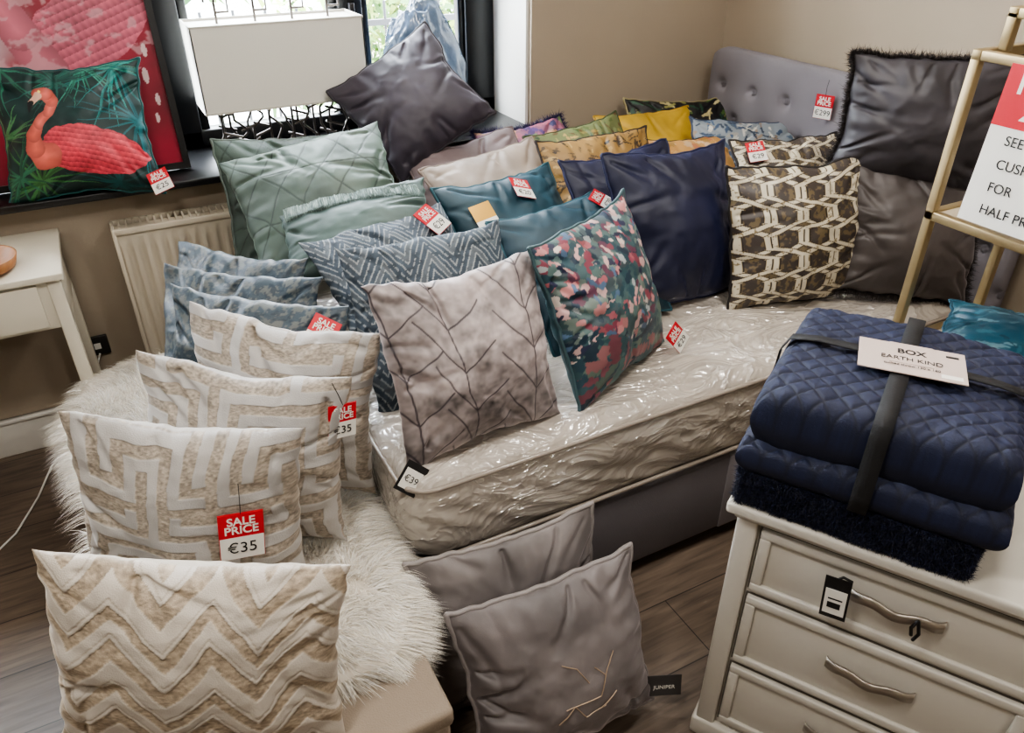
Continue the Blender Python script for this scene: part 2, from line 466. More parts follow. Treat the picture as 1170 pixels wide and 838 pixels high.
def ctag(o, u, v, **k):
    x, y, z = surf_at(SURF[o.name], u, v)
    x2, y2, z2 = surf_at(SURF[o.name], u, min(.95, v + .12)); x3, y3, z3 = surf_at(SURF[o.name], u, max(-.95, v - .12))
    lean = -atan2(y2 - y3, max(1e-4, z2 - z3))
    x4, y4, _ = surf_at(SURF[o.name], min(.95, u + .12), v); x5, y5, _ = surf_at(SURF[o.name], max(-.95, u - .12), v)
    tl = atan2(y4 - y5, max(1e-4, x4 - x5))
    return tag(o, (x, y - .012, z), lean=lean, tilt=tl, **k)

# ================================================================= ROOM
M_wall = mat('wall_paint', (160, 147, 130), .9, bump=.15, bscale=120, vary=.03, vscale=3)
M_ceil = mat('ceiling_paint', (225, 220, 210), .9)
M_trim = mat('trim_white', (215, 212, 205), .5)
M_sill = mat('sill_black', (18, 18, 20), .35)
M_frame = mat('window_frame_black', (12, 13, 16), .35)

def floor_mat():
    m = bpy.data.materials.new('wood_planks'); m.use_nodes = True; nt = m.node_tree; b = nt.nodes['Principled BSDF']
    tc = nt.nodes.new('ShaderNodeTexCoord'); mp = nt.nodes.new('ShaderNodeMapping'); nt.links.new(tc.outputs['Object'], mp.inputs[0])
    mp.inputs['Rotation'].default_value = (0, 0, radians(0))
    br = nt.nodes.new('ShaderNodeTexBrick'); br.offset = .37; br.inputs['Scale'].default_value = 1
    br.inputs['Brick Width'].default_value = 1.25; br.inputs['Row Height'].default_value = .19
    br.inputs['Mortar Size'].default_value = .0018; br.inputs['Mortar Smooth'].default_value = .3
    a = lin((108, 94, 82)); c = lin((86, 74, 64)); d = lin((40, 34, 29))
    br.inputs['Color1'].default_value = (*a, 1); br.inputs['Color2'].default_value = (*c, 1); br.inputs['Mortar'].default_value = (*d, 1)
    nt.links.new(mp.outputs[0], br.inputs['Vector'])
    mp2 = nt.nodes.new('ShaderNodeMapping'); mp2.inputs['Scale'].default_value = (2.5, 30, 1); nt.links.new(tc.outputs['Object'], mp2.inputs[0])
    n = nt.nodes.new('ShaderNodeTexNoise'); n.inputs['Scale'].default_value = 2.2; n.inputs['Detail'].default_value = 7; n.inputs['Distortion'].default_value = .6
    nt.links.new(mp2.outputs[0], n.inputs['Vector'])
    r = nt.nodes.new('ShaderNodeMapRange'); r.inputs['From Min'].default_value = .3; r.inputs['From Max'].default_value = .7
    r.inputs['To Min'].default_value = .62; r.inputs['To Max'].default_value = 1.35; nt.links.new(n.outputs['Fac'], r.inputs[0])
    s = nt.nodes.new('ShaderNodeVectorMath'); s.operation = 'SCALE'; nt.links.new(br.outputs['Color'], s.inputs[0]); nt.links.new(r.outputs[0], s.inputs['Scale'])
    nt.links.new(s.outputs[0], b.inputs['Base Color']); b.inputs['Roughness'].default_value = .45
    bp = nt.nodes.new('ShaderNodeBump'); bp.inputs['Strength'].default_value = .3; bp.inputs['Distance'].default_value = .002
    nt.links.new(n.outputs['Fac'], bp.inputs['Height']); nt.links.new(bp.outputs[0], b.inputs['Normal'])
    return m
M_floor = floor_mat()
X0, X1, Y0, Y1, H = -3.2, 2.02, -3.2, 1.45, 2.5
WX0, WX1, WZ0, WZ1, WY = -1.75, 1.10, .84, 2.2, 1.80
box('floor', (X0, Y0, -.1), (X1, Y1, 0), M_floor)
box('ceiling', (X0, Y0, H), (X1, Y1 + .4, H + .1), M_ceil)
box('wall_right', (X1, Y0, -.1), (X1 + .12, Y1, H), M_wall)
box('wall_left', (X0 - .12, Y0, -.1), (X0, Y1, H), M_wall)
box('wall_front', (X0, Y0 - .12, -.1), (X1, Y0, H), M_wall)
wb = empty('wall_back')
box('wall_below_window', (WX0, Y1, -.1), (WX1, WY + .05, WZ0), M_wall, wb)
box('wall_pier_right', (WX1, Y1, -.1), (X1 + .12, WY + .05, H), M_wall, wb)
box('wall_pier_left', (X0 - .12, Y1, -.1), (WX0, WY + .05, H), M_wall, wb)
box('wall_above_window', (WX0, Y1, WZ1), (WX1, WY + .05, H), M_wall, wb)
box('trim_1', (WX1 - .012, Y1 + .02, WZ0 + .02), (WX1 - .0005, WY, WZ1), M_trim)   # white window reveal
box('window_sill', (WX0, Y1 - .07, WZ0 - .001), (WX1 + .0, WY - .0, WZ0 + .022), M_sill, bevel=.004)
bs = empty('baseboard_back'); box('board', (X0, Y1 - .018, 0), (X1 - .02, Y1 - .001, .14), M_trim, bs, bevel=.004)
box('top_bead', (X0, Y1 - .024, .125), (X1 - .02, Y1 - .001, .14), M_trim, bs, bevel=.004)
bs = empty('baseboard_right'); box('board', (X1 - .018, Y0, 0), (X1 - .001, Y1 - .02, .14), M_trim, bs, bevel=.004)
# window
win = empty('window_1')
zb = WZ0 + .022
def fr(n, x0, x1, z0, z1, y0=WY - .075, y1=WY - .005): box(n, (x0, y0, z0), (x1, y1, z1), M_frame, win, bevel=.006)
fr('frame_bottom', WX0, WX1 - .012, zb, zb + .06); fr('frame_top', WX0, WX1 - .012, WZ1 - .07, WZ1)
for i, (a, b) in enumerate(((-1.75, -1.68), (-.95, -.86), (-.17, -.06), (.47, .56), (.965, 1.086))): fr('mullion_%d' % i, a, b, zb, WZ1)
fr('sash_l', -.06, -.03, zb + .05, WZ1 - .06, WY - .06, WY - .02); fr('sash_r', .44, .47, zb + .05, WZ1 - .06, WY - .06, WY - .02)
fr('sash_l2', .56, .585, zb + .05, WZ1 - .06, WY - .06, WY - .02); fr('sash_r2', .94, .965, zb + .05, WZ1 - .06, WY - .06, WY - .02)
box('handle', (.505, WY - .10, 1.18), (.525, WY - .075, 1.30), mat('handle_metal', (60, 60, 62), .3, .8), win, bevel=.004)

# outside: pavement, railings, hedge, wall
M_pave = mat('pavement', (186, 186, 184), .9, vary=.12, vscale=2)
box('pavement', (-9, 1.9, -.16), (12, 16, -.06), M_pave)
rl = empty('street_railing'); M_rail = mat('railing_paint', (60, 62, 66), .5)
for zz in (.15, 1.0): box('rail', (-3, 3.18, zz), (5, 3.21, zz + .03), M_rail, rl)
rods('bars', [[(-3 + .16 * i, 3.195, -.06), (-3 + .16 * i, 3.195, 1.12)] for i in range(50)], .008, M_rail, rl)
box('garden_wall', (-9, 7.7, -.05), (12, 7.95, .4), mat('garden_wall_render', (170, 160, 148), .9, vary=.2, vscale=3))  # low rendered garden wall in front of the hedge
R = np.random.RandomState(5)
n = 9000
hp = np.c_[R.rand(n) * 12 - 3, 9.6 + R.randn(n) * .25, R.rand(n) ** .8 * 2.6 + .55]
hd = R.randn(n, 3); hd /= np.linalg.norm(hd, axis=1)[:, None]
strands('hedge', hp, hd, .2 + .12 * R.rand(n), .06, mat('hedge_leaf', attr=True, rough=.6), None, [(86, 122, 52), (60, 98, 40), (120, 150, 76), (44, 78, 34)], 6, .3)
n = 2500
hp = np.c_[1.9 + R.randn(n) * .4, 4.8 + R.randn(n) * .3, .2 + R.rand(n) * 1.3]
hd = R.randn(n, 3); hd /= np.linalg.norm(hd, axis=1)[:, None]
strands('shrub', hp, hd, .12 + .08 * R.rand(n), .02, mat('shrub_leaf', attr=True, rough=.6), None, [(110, 140, 70), (150, 165, 90), (70, 100, 50)], 7, .3)

# radiator
rad = empty('radiator'); M_rad = mat('radiator_enamel', (200, 190, 172), .4)
rx0, rx1, rz0, rz1 = -.42, .86, .16, .755
N1 = 560; xs = np.linspace(rx0, rx1, N1); prof = np.clip(np.abs(((xs - rx0) / .034) % 1 - .5) * 4 - .6, 0, 1) * .011
zs = np.array([rz0 + .02, rz0 + .045, rz0 + .07, rz1 - .075, rz1 - .05, rz1 - .02]); amp = np.array([0, 0, 1, 1, 0, 0])
VV = [(x, 1.345 + p * a, z) for z, a in zip(zs, amp) for x, p in zip(xs, prof)]
FF = [(j * N1 + i, j * N1 + i + 1, (j + 1) * N1 + i + 1, (j + 1) * N1 + i) for j in range(5) for i in range(N1 - 1)]
mesh_np('ribbed_panel', VV, FF, M_rad, rad, smooth=False)
box('core', (rx0, 1.357, rz0), (rx1, 1.40, rz1 - .006), M_rad, rad, bevel=.006)
box('edge_left', (rx0 - .006, 1.338, rz0), (rx0 + .006, 1.43, rz1), M_rad, rad, bevel=.003)
box('edge_right', (rx1 - .006, 1.338, rz0), (rx1 + .006, 1.43, rz1), M_rad, rad, bevel=.003)
box('top_front', (rx0, 1.338, rz1 - .02), (rx1, 1.352, rz1), M_rad, rad, bevel=.003)
for i in range(60):
    x = rx0 + .02 + i * (rx1 - rx0 - .04) / 59; box('grille_bar', (x - .003, 1.35, rz1 - .008), (x + .003, 1.43, rz1), M_rad, rad)
box('top_back', (rx0, 1.425, rz1 - .02), (rx1, 1.435, rz1), M_rad, rad)
M_chr = mat('chrome', (170, 168, 165), .22, 1)
rods('valve_pipe', [[(rx0 - .04, 1.39, 0), (rx0 - .04, 1.39, rz0 + .04), (rx0, 1.39, rz0 + .04)]], .008, M_chr, rad)

# sockets
sk = empty('wall_socket'); box('plate', (-.60, 1.438, .30), (-.53, 1.449, .37), mat('socket_steel', (60, 58, 56), .4, .5), sk, bevel=.003)
box('rocker', (-.575, 1.434, .325), (-.555, 1.44, .345), M_white, sk)

# ================================================================= BED
bed = empty('divan_bed')
M_div = mat('divan_fabric', (112, 108, 112), .9, bump=.4, bscale=350, sheen=.2, vary=.05)
M_div2 = mat('divan_fabric_light', (140, 135, 138), .9, bump=.4, bscale=350, sheen=.2)
box('divan_base', (.0, .0, .05), (1.86, 1.33, .325), M_div, bed, bevel=.012)
box('divan_panel_seam', (.93, -.003, .055), (1.09, .01, .32), M_div2, bed, bevel=.002)
for x in (.12, .9, 1.74):
    for y in (.08, 1.25): box('castor_foot', (x, y, 0), (x + .06, y + .06, .05), M_black, bed, bevel=.01)
# mattress in plastic film
def plastic():
    m = bpy.data.materials.new('mattress_plastic_film'); m.use_nodes = True; nt = m.node_tree; b = nt.nodes['Principled BSDF']
    b.inputs['Roughness'].default_value = .45; setin(b, 'Coat Weight', 1.0); setin(b, 'Coat Roughness', .05); setin(b, 'Coat IOR', 2.3)
    c = lin((186, 178, 168)); b.inputs['Base Color'].default_value = (*c, 1)
    tc = nt.nodes.new('ShaderNodeTexCoord'); mp = nt.nodes.new('ShaderNodeMapping'); mp.inputs['Scale'].default_value = (.7, 1.3, 1.3)
    mp.inputs['Rotation'].default_value = (0, 0, .6)
    nt.links.new(tc.outputs['Object'], mp.inputs[0])
    n = nt.nodes.new('ShaderNodeTexNoise'); n.inputs['Scale'].default_value = 5.5; n.inputs['Detail'].default_value = 3; n.inputs['Distortion'].default_value = 1.8
    nt.links.new(mp.outputs[0], n.inputs['Vector'])
    # ridge: |2n-1| gives crisp folds
    s1 = nt.nodes.new('ShaderNodeMath'); s1.operation = 'MULTIPLY_ADD'; s1.inputs[1].default_value = 2; s1.inputs[2].default_value = -1; nt.links.new(n.outputs['Fac'], s1.inputs[0])
    s2 = nt.nodes.new('ShaderNodeMath'); s2.operation = 'ABSOLUTE'; nt.links.new(s1.outputs[0], s2.inputs[0])
    s3 = nt.nodes.new('ShaderNodeMath'); s3.operation = 'POWER'; s3.inputs[1].default_value = .6; nt.links.new(s2.outputs[0], s3.inputs[0])
    bp = nt.nodes.new('ShaderNodeBump'); bp.inputs['Strength'].default_value = .9; bp.inputs['Distance'].default_value = .04; bp.invert = True
    nt.links.new(s3.outputs[0], bp.inputs['Height'])
    nt.links.new(bp.outputs[0], b.inputs['Coat Normal'])
    bp2 = nt.nodes.new('ShaderNodeBump'); bp2.inputs['Strength'].default_value = .25; bp2.inputs['Distance'].default_value = .03; bp2.invert = True
    nt.links.new(s3.outputs[0], bp2.inputs['Height']); nt.links.new(bp2.outputs[0], b.inputs['Normal'])
    return m
M_pl = plastic()
mx0, mx1, my0, my1, mz0, mz1 = -.005, 1.865, -.01, 1.34, .33, .575
def rring(x0, x1, y0, y1, r, z, n=16):
    pts = []
    for (cx, cy, a0) in ((x1 - r, y0 + r, -pi / 2), (x1 - r, y1 - r, 0), (x0 + r, y1 - r, pi / 2), (x0 + r, y0 + r, pi)):
        for k in range(n + 1): a = a0 + pi / 2 * k / n; pts.append((cx + r * cos(a), cy + r * sin(a)))
    P = np.array(pts + pts[:1]); d = np.r_[0, np.cumsum(np.hypot(*np.diff(P, axis=0).T))]
    t = np.linspace(0, d[-1], 521)[:-1]; X = np.interp(t, d, P[:, 0]); Y = np.interp(t, d, P[:, 1])
    return np.c_[X, Y, np.full(len(X), z)]
nr = 520
prof = []
for k in range(31):
    t = k / 30; z = mz0 + (mz1 - mz0) * t; ins = .045 * (1 - (1 - abs(2 * t - 1) ** 3.5) ** .5) ; prof.append((z, ins))
rings = []
cen = np.array([(mx0 + mx1) / 2, (my0 + my1) / 2])
for k, (z, ins) in enumerate(prof):
    rg = rring(mx0 + ins, mx1 - ins, my0 + ins, my1 - ins, .07, z)
    ph = np.arange(nr) * .175
    wv = (.008 * (fbm(ph * .55, np.full(nr, z * 14), 60) - .5) * 2 + .022 * (.22 - np.abs(vn(ph * .8 + z * 16, z * 20 + ph * .5, 66) - .5))) * (1 - abs(2 * k / 30 - 1) ** 4)
    dv = rg[:, :2] - cen; dv /= np.linalg.norm(dv, axis=1)[:, None]
    rg[:, :2] += dv * wv[:, None]; rings.append(rg)
top = []
for s in np.linspace(.99, .04, 90):
    rg = rings[-1].copy(); rg[:, :2] = cen + (rg[:, :2] - cen) * s
    rg[:, 2] = mz1 + .003 + .006 * (fbm(rg[:, 0] * 6, rg[:, 1] * 6, 62, 2) - .5) + .016 * (.25 - np.abs(vn(rg[:, 0] * 10 + rg[:, 1] * 6 + 30, rg[:, 1] * 13 + 30, 64) - .5)); top.append(rg)
allr = rings + top
VV = np.vstack(allr + [np.array([[cen[0], cen[1], mz1 + .006]])])
FF = [(j * nr + i, j * nr + (i + 1) % nr, (j + 1) * nr + (i + 1) % nr, (j + 1) * nr + i) for j in range(len(allr) - 1) for i in range(nr)]
mesh_np('mattress', VV, FF, M_pl, bed)
M_pipe = mat('mattress_piping', (150, 140, 130), .5, coat=.6)
for z, ins in ((mz0 + .02, .0), (mz1 - .02, .0)):
    rg = rring(mx0 + .004, mx1 - .004, my0 + .004, my1 - .004, .07, z); tube('piping', [tuple(q) for q in rg], .006, M_pipe, bed, cyc=True)
# headboard (tufted)
def P_tuft(rgb):
    def f(u, v):
        c = flatc(u, rgb) * (1 + .35 * (fbm(u * 8, v * 5, 3) - .5))[:, None]
        h = np.zeros(len(u))
        for j in range(4):
            for i in range(9):
                x = (i + (.5 if j % 2 else 0)) / 8; y = .30 + .17 * j
                d = np.hypot((u - x) * 1.45, (v - y) * .8); h -= .020 * np.exp(-(d / .022) ** 2) + .009 * np.exp(-(d / .055) ** 2)
                btn = d < .011; h[btn] += .010; c[btn] *= .75
        return c, h
    return f
Vs, Fs, Cs, ring, surf = pad_mesh(230, 1.0, 1.0, .085, 0, .3, 3, P_tuft((118, 114, 119)), (100, 95, 100), wr=.001, power=14, crease=False)
hw, hh = 1.40, .74
ux = Vs[:, 0] / .5; vz = Vs[:, 2] / .5
X = hw / 2 * ux; Z = hh / 2 * vz
k = np.clip((np.abs(ux) - .86) / .14, 0, 1); Z = np.where(vz > 0, Z * (1 - .10 * k ** 2), Z)     # rounded top corners
Vs2 = np.c_[X, Vs[:, 1], Z]
Mh = pose(1.915, .665, .37 + hh / 2, -90, 0, 0)
hb = mesh_np('headboard', Vs2, Fs, mat('headboard_fabric', attr=True, rough=.9, bump=.4, bscale=350, sheen=.2), bed, Mh, Cs)
for y in (.25, 1.1): box('headboard_strut', (1.93, y, 0), (1.955, y + .06, .5), M_black, bed)
tag(bed, (1.852, .72, 1.0), tilt=radians(-70), price='€299', s=.85, string=(0, .05))

# ================================================================= BENCH + SHEEPSKIN
ben = empty('ottoman_bench'); M_ben = mat('bench_fabric', (142, 129, 115), .9, bump=.4, bscale=350, sheen=.15)
box('body', (-.61, -.40, .04), (-.085, 1.0, .36), M_ben, ben, bevel=.015, seg=3)
box('lid', (-.615, -.405, .365), (-.08, 1.005, .41), M_ben, ben, bevel=.012, seg=3)
for x in (-.57, -.17):
    for y in (-.36, .92): box('foot', (x, y, 0), (x + .05, y + .05, .04), M_black, ben)
M_fur = mat('sheepskin_wool', attr=True, rough=.8)
R = np.random.RandomState(9)
def rug_outline(a):
    ex = .30 + .02 * np.sin(3 * a + 1) + .014 * np.sin(7 * a); ey = .69 + .02 * np.sin(5 * a)
    c, s = np.cos(a), np.sin(a); p = .42
    return np.sign(c) * np.abs(c) ** p * ex, np.sign(s) * np.abs(s) ** p * ey
rc = np.array([-.345, .40])
VV = []; K = 14; A = 160
for j in range(K + 1):
    t = j / K
    for i in range(A):
        a = 2 * pi * i / A; x, y = rug_outline(a)
        s = min(1.0, t / .86); px, py = rc[0] + x * s, rc[1] + y * s
        z = .430 + .005 * sin(9 * px) * cos(7 * py)
        if t > .86: z -= .05 * ((t - .86) / .14) ** 1.3
        VV.append((px, py, z))
FF = [(j * A + i, (j + 1) * A + i, (j + 1) * A + (i + 1) % A, j * A + (i + 1) % A) for j in range(K) for i in range(A)]
rug = mesh_np('sheepskin_throw', VV, FF, mat('sheepskin_base', (222, 214, 202), .9), None)
n = 110000
aa = R.rand(n) * 2 * pi; tt = np.sqrt(R.rand(n)); tt[:66000] = 1 - .16 * R.rand(66000) ** 1.5
ox, oy = rug_outline(aa)
P = np.c_[rc[0] + ox * tt, rc[1] + oy * tt, .432 - np.where(tt > .95, .05 * R.rand(n), 0)]
nn = np.c_[ox / .31 ** 1.5, oy / .7 ** 1.5]; nn /= np.linalg.norm(nn, axis=1)[:, None] + 1e-6
cl1 = (vn(P[:, 0] * 34, P[:, 1] * 34, 5) - .5) * 2; cl2 = (vn(P[:, 0] * 34 + 30, P[:, 1] * 34 + 30, 6) - .5) * 2
fl1 = (vn(P[:, 0] * 7, P[:, 1] * 7, 15) - .5) * 2; fl2 = (vn(P[:, 0] * 7 + 30, P[:, 1] * 7 + 30, 16) - .5) * 2
edge = sstep(.75, 1, tt)
D = np.c_[nn[:, 0] * (.25 + .75 * edge) + .7 * cl1 + .5 * fl1 + R.randn(n) * .12, nn[:, 1] * (.25 + .75 * edge) + .7 * cl2 + .5 * fl2 + R.randn(n) * .12, .75 - .55 * edge + R.randn(n) * .1]
D /= np.linalg.norm(D, axis=1)[:, None]
Ls = .035 + .03 * R.rand(n)
bend = np.c_[nn[:, 0] * .3 + cl2 * .5, nn[:, 1] * .3 - cl1 * .5, -np.ones(n) * 1.1] + R.randn(n, 3) * .15
strands('wool', P, D, Ls, .0007, M_fur, rug, [(242, 238, 230), (234, 228, 216), (248, 245, 240), (226, 218, 204)], 12, bend=bend)

# ================================================================= CUSHIONS
c = cushion('greek_key_cushion', (-.40, .05, .665, -25, 0, -8), .415, .395, .16, P_key(5), 'jacq', (162, 157, 150), N=240, seed=3, wr=.010, chop=.012)
ctag(c, .56, .04, price='€35', s=1.05, string=(.0, .06)); ctag(c, .93, -.70, kind='small', s=.8)
c = cushion('greek_key_cushion', (-.275, .165, .67, -31, 7, -5), .415, .40, .16, P_key(5, (5, 3)), 'jacq', (162, 157, 150), N=240, seed=13, wr=.010, chop=.018)
ctag(c, 1.0, .50, price='€35', s=.8, string=(-.02, .05))
c = cushion('greek_key_cushion', (-.165, .30, .67, -34, 11, -5), .42, .40, .16, P_key(5, (2, 7)), 'jacq', (162, 157, 150), N=240, seed=23, wr=.010, chop=.018)
c = cushion('chevron_cushion', (-.445, -.25, .61, -24, 9, -7), .475, .375, .16, P_chev(), 'jacq', (176, 168, 156), N=230, seed=33, wr=.008)
c = cushion('leaf_line_cushion', (.22, .15, .76, 2, 22, 0), .415, .41, .16, P_leaf((148, 138, 137), (46, 38, 46)), 'velvet', (120, 110, 110), N=220, seed=43, wr=.010, pin=.10)
tag(c, (-.20, -.03, -.215), kind='black', price='€39', s=.75, rot=radians(45))
c = cushion('floral_cushion', (.62, .22, .775, 25, 21, 1), .425, .42, .16, P_floral(), 'print', (52, 80, 86), N=210, seed=53, pipe=(60, 84, 90), wr=.009)
tag(c, (.185, -.07, -.19), price='€29', s=.75, rot=radians(-30), tilt=radians(-15))
navy = P_plain((16, 21, 50), .16)
c = cushion('navy_velvet_cushion', (1.07, .49, .79, 4, 26, -3), .46, .46, .17, navy, 'velvet', (14, 18, 42), seed=63, pipe=(26, 32, 66), wr=.012)
c = cushion('navy_velvet_cushion', (1.02, .63, .785, 4, 36, 0), .43, .43, .12, navy, 'velvet', (14, 18, 42), seed=64, pipe=(26, 32, 68))
hexp = P_hex((66, 59, 56), (204, 196, 176), (124, 108, 76))
c = cushion('lattice_cushion', (1.35, .30, .78, -17, 16, 2), .43, .42, .16, hexp, 'metallic', (70, 60, 50), N=250, seed=73, pipe=(30, 26, 26), wr=.006)
c = cushion('lattice_cushion', (1.62, .56, .77, -12, 38, -1), .42, .42, .12, hexp, 'metallic', (70, 60, 50), N=180, seed=74, pipe=(30, 26, 26), wr=.005)
ctag(c, -.72, .75, price='€29', s=.8)
ch = [(46, 41, 42), (58, 52, 51), (34, 31, 33), (72, 64, 62)]
cushion('fringed_charcoal_cushion', (1.69, .23, 1.075, -42, 6, 0), .44, .36, .17, P_plain((60, 57, 62), .15), 'velvet', (52, 49, 54), N=110, seed=83, fringe=(ch, .017, 34, ['all']), wr=.011)
cushion('fringed_charcoal_cushion', (1.67, .15, .77, -26, 20, -6), .42, .39, .17, P_plain((76, 70, 69), .15), 'velvet', (60, 56, 56), N=110, seed=84, fringe=(ch, .017, 34, ['all']), wr=.011)
cushion('purple_grey_cushion', (.59, 1.365, 1.02, -20, 32, 34), .41, .40, .15, P_plain((56, 51, 61), .12), 'velvet', (52, 48, 56), seed=93, pipe=(42, 39, 46), wr=.011)
cushion('sage_geometric_cushion', (.14, .98, .875, -18, 50, 14), .47, .42, .15, P_geo((80, 96, 88), (34, 46, 42)), 'velvet', (70, 84, 76), N=170, seed=103, wr=.010)
cushion('sage_geometric_cushion', (.12, 1.17, .80, -4, 35, -3), .45, .45, .12, P_geo((62, 77, 70), (32, 44, 40)), 'velvet', (60, 76, 68), N=120, seed=104, pipe=(88, 98, 92))
c = cushion('tasselled_sage_cushion', (.19, .80, .835, -20, 56, 10), .44, .26, .11, P_plain((70, 88, 84), .15), 'velvet', (60, 78, 74), seed=113)
R = np.random.RandomState(2); n = 4000
sfu = R.rand(n) * 1.84 - .92
vz_ = .80
sy = np.array([surf_at(SURF[c.name], a, vz_)[1] for a in sfu]); sy2 = np.array([surf_at(SURF[c.name], a, .40)[1] for a in sfu])
P = np.c_[sfu * .205, sy - .006, vz_ * .125 + R.randn(n) * .002]; D = np.c_[R.randn(n) * .06, (sy2 - sy) / .05 * .9 + R.randn(n) * .08, -np.ones(n)]
D /= np.linalg.norm(D, axis=1)[:, None]
strands('tassel_fringe', P, D, .042 + .006 * R.rand(n), .0013, M_hair, c, [(134, 152, 146), (108, 128, 124), (160, 174, 166), (90, 108, 104)], 5, .06)
hr = P_herring((64, 75, 86), (164, 168, 168))
c = cushion('blue_chevron_cushion', (.26, .40, .725, -1, 34, 0), .44, .44, .14, hr, 'woven', (52, 62, 74), N=200, seed=123, wr=.010)
c = cushion('blue_chevron_cushion', (.25, .60, .735, 6, 50, 4), .43, .43, .14, hr, 'woven', (52, 62, 74), N=200, seed=124, wr=.010)
ctag(c, .62, .72, price='€29', s=.95, rot=radians(-25))
mot = lambda s: P_mottle((50, 64, 74), (86, 90, 89), (30, 44, 58), s, 40)
c = cushion('teal_jacquard_cushion', (-.215, .39, .68, -38, 24, -2), .42, .42, .13, mot(8), 'metallic', (36, 50, 62), N=170, seed=133)
ctag(c, .80, .68, price='€25', s=.85, rot=radians(20))
cushion('teal_jacquard_cushion', (-.215, .56, .665, -38, 27, 0), .42, .42, .13, mot(18), 'metallic', (36, 50, 62), N=170, seed=134)
cushion('teal_jacquard_cushion', (-.20, .72, .66, -46, 29, 0), .40, .42, .13, mot(28), 'metallic', (36, 50, 62), N=150, seed=135)
cushion('taupe_velvet_cushion', (.74, 1.14, .74, -3, 48, 6), .45, .45, .13, P_plain((114, 101, 102), .12), 'velvet', (104, 90, 90), seed=143, pipe=(96, 82, 82))
cushion('beige_velvet_cushion', (.73, .95, .75, 3, 44, 6), .45, .43, .13, P_plain((146, 134, 124), .12), 'velvet', (130, 116, 106), seed=144, pipe=(130, 116, 108))
c = cushion('teal_velvet_cushion', (.665, .72, .745, 8, 44, 2), .43, .43, .14, P_plain((17, 54, 67), .15), 'velvet', (14, 48, 60), seed=153, pipe=(28, 74, 86))
ctag(c, .18, .72, price='€20', s=.9, rot=radians(20)); ctag(c, -.62, .35, kind='gold', s=.9)
c = cushion('teal_velvet_cushion', (.73, .49, .73, 2, 47, 6), .43, .43, .14, P_plain((15, 50, 63), .15), 'velvet', (14, 48, 60), seed=154, pipe=(28, 74, 86))
ctag(c, .80, .78, price='€20', s=.8, rot=radians(-30))
cushion('palm_print_cushion', (1.08, .87, .765, -1, 35, 0), .44, .42, .13, P_dabs((140, 110, 62), [(58, 44, 34), (80, 64, 42), (166, 138, 86), (42, 34, 32), (110, 86, 52)], 420, .035, .009, 15), 'print', (120, 94, 50), N=150, seed=163, pipe=(36, 28, 28))
cushion('abstract_print_cushion', (1.02, 1.22, .745, 8, 44, 1), .40, .42, .12, P_dabs((130, 84, 106), [(170, 100, 120), (76, 56, 104), (104, 122, 84), (180, 138, 104), (50, 50, 86)], 160, .06, .03, 16), 'print', (60, 50, 80), N=110, seed=173, fringe=([(34, 30, 70), (50, 42, 86)], .018, 14, ['top']))
cushion('meadow_print_cushion', (1.16, 1.06, .765, 4, 42, 5), .42, .43, .12, P_dabs((100, 108, 70), [(140, 130, 76), (58, 82, 56), (164, 138, 82), (80, 94, 50), (92, 66, 42)], 300, .03, .012, 17), 'print', (70, 80, 50), N=120, seed=174, pipe=(50, 60, 34))
cushion('yellow_cushion', (1.49, 1.13, .755, -3, 46, -2), .42, .43, .12, P_plain((172, 140, 46), .1), 'velvet', (170, 130, 26), seed=175, pipe=(160, 126, 40))
cushion('tropical_print_cushion', (1.66, 1.20, .765, -14, 44, -3), .44, .43, .12, P_dabs((18, 18, 20), [(76, 102, 50), (130, 130, 78), (32, 68, 50), (176, 166, 122), (16, 16, 18)], 150, .06, .016, 18), 'print', (24, 24, 26), N=120, seed=176, pipe=(140, 130, 94))
cushion('blue_leaf_cushion', (1.69, .86, .755, -22, 44, -4), .42, .43, .12, P_dabs((120, 128, 134), [(52, 72, 98), (74, 92, 110), (180, 178, 170), (36, 52, 72), (124, 108, 92)], 230, .05, .014, 19), 'print', (60, 80, 100), N=120, seed=177, pipe=(44, 56, 78))
cushion('ochre_print_cushion', (1.45, .84, .745, 2, 44, -6), .38, .40, .12, P_dabs((170, 128, 74), [(184, 148, 98), (160, 102, 70), (140, 108, 56), (188, 160, 128)], 120, .06, .03, 20), 'print', (150, 110, 50), N=100, seed=178, pipe=(42, 34, 26))
# floor cushions
c = cushion('piped_velvet_cushion', (.205, -.285, .225, -4, 16, 3), .435, .435, .17, P_plain((108, 102, 102), .2), 'velvet', (96, 90, 90), N=140, seed=183, pipe=(134, 128, 127), wr=.013, pr=.006)
segs = []
for a, b in (((.02, -.10), (.10, -.10)), ((.10, -.10), (.12, -.06)), ((.12, -.06), (.10, -.035)), ((.04, -.10), (.06, -.135)), ((.06, -.135), (.11, -.13)), ((.08, -.06), (.06, -.02)), ((.10, -.13), (.14, -.11)), ((.0, -.13), (.04, -.10)), ((.12, -.06), (.15, -.02)), ((.06, -.02), (.03, .0))):
    pts = []
    for k in range(8):
        t = k / 7; x = a[0] + (b[0] - a[0]) * t - .05; z = a[1] + (b[1] - a[1]) * t + .06; s = surf_at(SURF[c.name], x / .21, z / .21); pts.append((x, s[1] - .003, z))
    segs.append(pts)
rods('embroidery', segs, .0012, mat('embroidery_thread', (180, 158, 136), .4, .4), c)
e = bpy.data.objects.new('brand_tag', None); link(e, c); e.location = (.245, -.02, -.17); e.rotation_euler = (0, radians(8), radians(-20))
box('tag_card', (-.04, -.001, -.028), (.04, .001, .028), mat('card_grey', (62, 60, 60), .5), e); text('tag_text', 'JUNIPER', .014, M_white, e, (0, -.0018, -.004))
